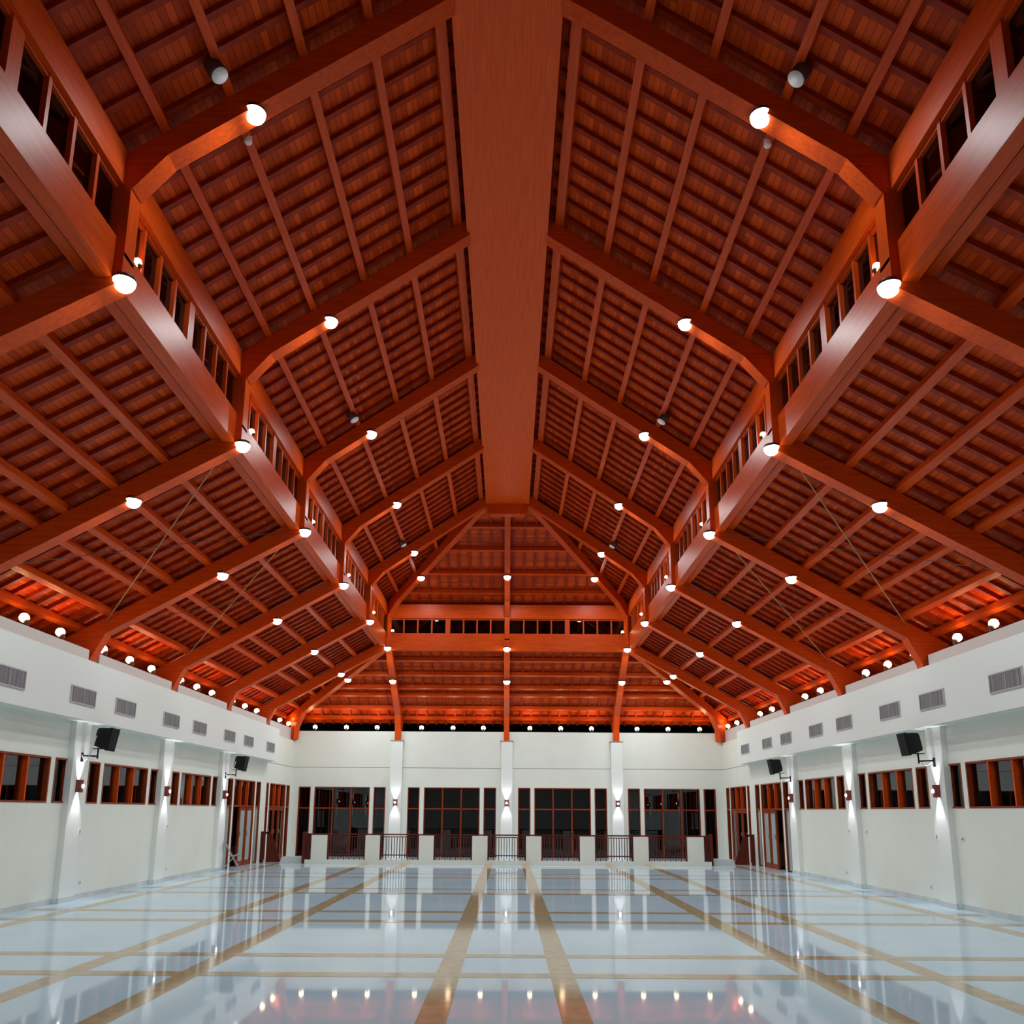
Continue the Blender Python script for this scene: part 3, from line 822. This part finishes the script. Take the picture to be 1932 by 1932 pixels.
# ------------------------------------------------------------------ wall sconces (front faces +X)
def make_sconce():
    s = thing('wall_sconce', '', 'wall lamp', group='up-and-down wall sconces')
    m = MB(); n = 10; r = 0.085
    pts = [(r * 1.25 * math.sin(math.pi * i / n), -r * math.cos(math.pi * i / n)) for i in range(n + 1)]
    inner = [(p[0] * 0.9, p[1] * 0.9) for p in pts]
    for i in range(n):
        a, b, c, d = pts[i], pts[i + 1], inner[i + 1], inner[i]
        m.prism([(a[0], a[1], -0.125), (b[0], b[1], -0.125), (c[0], c[1], -0.125), (d[0], d[1], -0.125)], (0, 0, 0.25))
    m.build('shade', M['sconce'], s)
    mt = Matrix.Translation((0.104, 0, 0)) @ Matrix.Rotation(math.pi / 2, 4, 'Y')
    MB().lathe([(0.042, 0.0), (0.036, 0.014), (0.02, 0.022), (0.003, 0.025)], 14, mt).build('lens', M['lamp_sconce'], s)
    MB().box(0.0, 0.012, -0.05, 0.05, -0.08, 0.08).build('back_plate', M['black'], s)
    MB().lathe([(0.022, -0.04), (0.026, 0), (0.022, 0.04)], 10, Matrix.Translation((0.05, 0, 0))).build('bulb', M['lamp_sconce'], s)
    spot(s, (0.06, 0, 0.06), (math.pi, math.radians(-9), 0), P_SCONCE, (0.92, 0.93, 1), math.radians(58), 0.7, 0.02)
    spot(s, (0.06, 0, -0.06), (0, math.radians(9), 0), P_SCONCE, (0.92, 0.93, 1), math.radians(58), 0.7, 0.02)
    return s
s0 = make_sconce(); first = True
for sx, nm in ((-1, 'left'), (1, 'right')):
    for i, y in enumerate((16.9, 21.27, 25.62)):
        lab = 'lit wall sconce on the %s wall pilaster %s from the camera' % (nm, ['nearest', 'second', 'third'][i])
        p = (sx * 8.665, y, 2.25); rz = 0 if sx < 0 else math.pi
        if first:
            s0.location = p; s0['label'] = lab; first = False
        else:
            dup(s0, p, lab, rz)
for i, x in enumerate((-4.53, -0.05, 4.42)):
    dup(s0, (x, YF - 0.2, 2.13), 'lit wall sconce on the %s far wall pilaster' % ['left', 'middle', 'right'][i], -math.pi / 2)

# ------------------------------------------------------------------ loudspeakers on brackets
def make_speaker():
    s = thing('loudspeaker', '', 'loudspeaker', group='black loudspeakers on wall brackets')
    # local: wall at x=0, front towards +X, cabinet leaning down
    tl = Matrix.Translation((0.40, 0, 0.50)) @ Matrix.Rotation(math.radians(10), 4, 'Y') @ Matrix.Diagonal((0.75, 0.8, 0.93, 1))
    prof = [(-0.13, -0.16), (0.26, -0.23), (0.29, -0.23), (0.29, 0.23), (0.26, 0.23), (-0.13, 0.16)]       # (x, z): narrower back
    plan = lambda x: 0.13 + (x + 0.13) * 0.2
    m = MB()
    ring = []
    xs = [(-0.17, 0.10, 0.13), (-0.13, 0.135, 0.19), (0.02, 0.17, 0.215), (0.22, 0.20, 0.235), (0.235, 0.215, 0.25), (0.29, 0.215, 0.25)]
    v = []
    for x, hy, hz in xs:
        v += [tl @ Vector((x, a * hy, b * hz)) for a, b in ((-1, -1), (1, -1), (1, 1), (-1, 1))]
    fs = [(3, 2, 1, 0)]
    for i in range(len(xs) - 1):
        for j in range(4):
            fs.append((i * 4 + j, i * 4 + (j + 1) % 4, i * 4 + 4 + (j + 1) % 4, i * 4 + 4 + j))
    e = (len(xs) - 1) * 4
    fs.append((e, e + 1, e + 2, e + 3))
    m.add(v, fs)
    fix_normals(m.build('cabinet', M['black'], s))
    m = MB(); m.box(0.286, 0.296, -0.195, 0.195, -0.23, 0.23, tl); m.build('front_grille', M['grille_cloth'], s)
    m = MB(); m.box(-0.02, 0.19, -0.19, -0.184, -0.15, 0.16, tl); m.build('side_panel', M['grille_cloth'], s)
    m = MB()
    m.box(0.0, 0.02, -0.035, 0.035, 0.02, 0.2)
    m.tube([(0.02, 0, 0.14), (0.33, 0, 0.13)], 0.018, 8)
    m.tube([(0.32, 0, 0.08), (0.32, 0, 0.30)], 0.017, 8)
    m.box(0.20, 0.42, -0.05, 0.05, 0.275, 0.29, Matrix.Translation((0, 0, 0.0)))
    m.build('bracket', M['black'], s)
    pts = []
    for i in range(13):
        a = i / 12
        pts.append((0.02 + 0.33 * a, -0.04 - 0.15 * a, 0.15 - 0.16 * math.sin(a * math.pi) + 0.38 * a * a))
    MB().tube(pts, 0.011, 6).build('cable', M['white'], s)
    return s
sp0 = make_speaker(); first = True
for sx, nm in ((-1, 'left'), (1, 'right')):
    for i, y in enumerate((16.93, 25.65)):
        lab = '%s black loudspeaker on the bracket of the %s wall' % (['nearer', 'farther'][i], nm)
        p = (sx * 8.664, y, 2.72); rz = 0 if sx < 0 else math.pi
        if first:
            sp0.location = p; sp0['label'] = lab; first = False
        else:
            dup(sp0, p, lab, rz)

# ------------------------------------------------------------------ switches and sockets
def plate(p, sx, w, h, name, label):
    o = thing(name, label, name.split('_')[-1], (p[0], p[1], p[2]))
    x0, x1 = sorted((0, -sx * 0.012))
    MB().box(x0, x1, -w / 2, w / 2, -h / 2, h / 2).build('cover', M['white'], o)
    x0, x1 = sorted((-sx * 0.012, -sx * 0.018))
    MB().box(x0, x1, -w / 5, w / 5, -h / 4, h / 4).build('toggle', M['steel'], o)
plate((-8.665, 17.15, 1.35), -1, 0.09, 0.13, 'wall_switch', 'small switch plate below the nearest left sconce')
plate((-8.665, 21.5, 1.38), -1, 0.09, 0.13, 'wall_switch', 'small switch plate below the second left sconce')
plate((8.665, 17.1, 1.35), 1, 0.09, 0.13, 'wall_switch', 'small switch plate below the nearest right sconce')
plate((8.665, 21.45, 1.37), 1, 0.09, 0.13, 'wall_switch', 'small switch plate below the second right sconce')
plate((8.78, 16.35, 1.33), 1, 0.14, 0.10, 'wall_switch', 'white switch plate on the right wall just before the nearest pilaster')
plate((8.78, 20.7, 1.36), 1, 0.12, 0.10, 'wall_switch', 'white switch plate on the right wall just before the second pilaster')
plate((-8.78, 17.6, 0.32), -1, 0.08, 0.10, 'wall_socket', 'low socket on the left wall past the nearest pilaster')
plate((-8.78, 22.0, 0.30), -1, 0.08, 0.10, 'wall_socket', 'low socket on the left wall past the second pilaster')
plate((8.78, 17.75, 0.32), 1, 0.08, 0.12, 'wall_socket', 'low socket on the right wall past the nearest pilaster')
plate((8.78, 22.1, 0.30), 1, 0.08, 0.12, 'wall_socket', 'low socket on the right wall past the second pilaster')

# ------------------------------------------------------------------ balustrade in front of the far wall
YBAL = 29.5
bal = thing('balustrade', 'low balustrade of white piers and dark railings before the far wall', 'balustrade', (0, YBAL, 0))
MB().box(-7.02, 7.06, 0.0, 0.24, 0, 0.13).build('kerb', M['kerb'], bal)
piers = [(-6.81, -6.27), (-4.94, -4.44), (-3.08, -2.57), (-1.23, -0.70), (0.64, 1.17), (2.51, 3.03), (4.37, 4.89), (6.24, 6.80)]
for a, b in piers:
    MB().box(a, b, 0.0, 0.24, 0.13, 0.955).build('pier', M['kerb'], bal)
MB().box(-7.06, 7.08, 0.08, 0.15, 0.965, 1.01).build('handrail', M['dark_wood'], bal)
for (a0, a1), (b0, b1) in zip(piers[:-1], piers[1:]):
    rl = MB().box(a1, b0, 0.095, 0.135, 0.275, 0.31).box(a1, b0, 0.095, 0.135, 0.895, 0.925)
    rl.box(a1, a1 + 0.05, 0.085, 0.145, 0.13, 0.965).box(b0 - 0.05, b0, 0.085, 0.145, 0.13, 0.965)
    panel = rl.build('railing', M['dark_wood'], bal)
    n = 14
    for i in range(1, n):
        x = a1 + 0.02 + (b0 - a1 - 0.04) * i / n
        MB().box(x - 0.012, x + 0.012, 0.105, 0.125, 0.13 if i % 2 == 0 else 0.185, 0.9).build('picket', M['dark_wood'], panel)
for sx in (-1, 1):
    x0, x1 = sorted((sx * 7.02, sx * 7.13))
    MB().box(x0, x1, 0.02, 0.2, 0, 1.06).build('end_post', M['dark_wood'], bal)
    pn = MB()
    for i in range(4):
        x = sx * (7.0 - 0.045 * i)
        pn.box(x - 0.014, x + 0.014, 0.06, 0.16, 0.13, 0.97)
    pn.build('end_panel', M['dark_wood'], bal)

for sx, nm in ((-1, 'left'), (1, 'right')):
    st = MB()
    a, b = (7.14, 7.95)
    pts = [(sx * a, 29.7, 0), (sx * (b), 29.7, 0), (sx * (b - 0.12), 29.7, 0.21), (sx * a, 29.7, 0.21)]
    st.prism(pts, (0, 0.45, 0))
    tag(fix_normals(st.build('step', M['step'])), 'grey stone step in the far %s corner beside the balustrade' % nm, 'step', 'corner steps')
    g = thing('stair_guard', 'dark wooden guard with slanting panel by the far %s door' % nm, 'guard rail', (sx * 8.3, 29.8, 0), 'stair guards')
    MB().box(*sorted((sx * 0.22, sx * 0.36)), -0.04, 0.04, 0, 1.06).build('post', M['dark_wood'], g)
    MB().box(*sorted((sx * 0.05, sx * 0.24)), -0.03, 0.03, 0.98, 1.05).build('rail', M['dark_wood'], g)
    MB().box(*sorted((sx * 0.15, sx * 0.22)), -0.02, 0.02, 0, 0.1).build('foot', M['white'], g)
    p = MB().prism([(sx * 0.14, -0.03, 0.02), (sx * -0.38, -0.03, 0.02), (sx * -0.02, -0.03, 0.98), (sx * 0.14, -0.03, 1.06)], (0, 0.06, 0))
    fix_normals(p.build('panel', M['dark_wood'], g))

# ------------------------------------------------------------------ folding chair by the left door
ch = thing('folding_chair', 'grey steel folding chair standing by the open left door', 'chair', (-8.42, 26.05, 0), rz=math.radians(15))
for s in (-0.2, 0.2):
    MB().tube([(-0.24, s, 0.02), (0.10, s, 0.44), (0.20, s, 0.5)], 0.011, 8).build('leg', M['steel'], ch)
    MB().tube([(0.26, s, 0.02), (0.0, s, 0.42), (-0.2, s, 0.80)], 0.011, 8).build('leg', M['steel'], ch)
MB().box(-0.12, 0.26, -0.19, 0.19, 0.42, 0.445).build('seat', M['steel'], ch)
bk = MB().tube([(-0.2, -0.2, 0.80), (-0.215, -0.12, 0.83), (-0.215, 0.12, 0.83), (-0.2, 0.2, 0.80)], 0.011, 8)
bk.box(-0.19, -0.18, -0.19, 0.19, 0.66, 0.80)
bk.build('backrest', M['steel'], ch)

# ------------------------------------------------------------------ things seen through the open doors
pl = thing('potted_plant', 'small green plant in a cream pot outside the open left door', 'plant', (-9.75, 29.95, -0.02))
MB().lathe([(0.16, 0.0), (0.22, 0.5), (0.24, 0.55), (0.2, 0.55), (0.18, 0.5)], 16).build('pot', M['cream'], pl)
lf = MB()
for i in range(60):
    a = random.uniform(0, 6.28); r = random.uniform(0.03, 0.3); z = 0.55 + random.uniform(0.02, 0.6)
    c = Vector((r * math.cos(a), r * math.sin(a), z))
    d = Vector((math.cos(a), math.sin(a), random.uniform(-.3, .8))).normalized() * 0.12
    sd = d.cross(Vector((0, 0, 1))).normalized() * 0.035
    lf.add([c, c + d * 0.5 + sd, c + d, c + d * 0.5 - sd], [(0, 1, 2, 3)])
o = lf.build('foliage', M['leaf'], pl)
ac = thing('condenser_unit', 'cream louvred condenser unit outside the open right door', 'air conditioner', (9.7, 30.0, -0.02))
MB().box(-0.2, 0.2, -0.4, 0.4, 0.0, 0.78).build('case', M['cream'], ac)
m = MB()
for i in range(12):
    m.box(-0.21, -0.2, -0.34, 0.34, 0.08 + 0.05 * i, 0.10 + 0.05 * i)
m.build('louvres', M['duct'], ac)
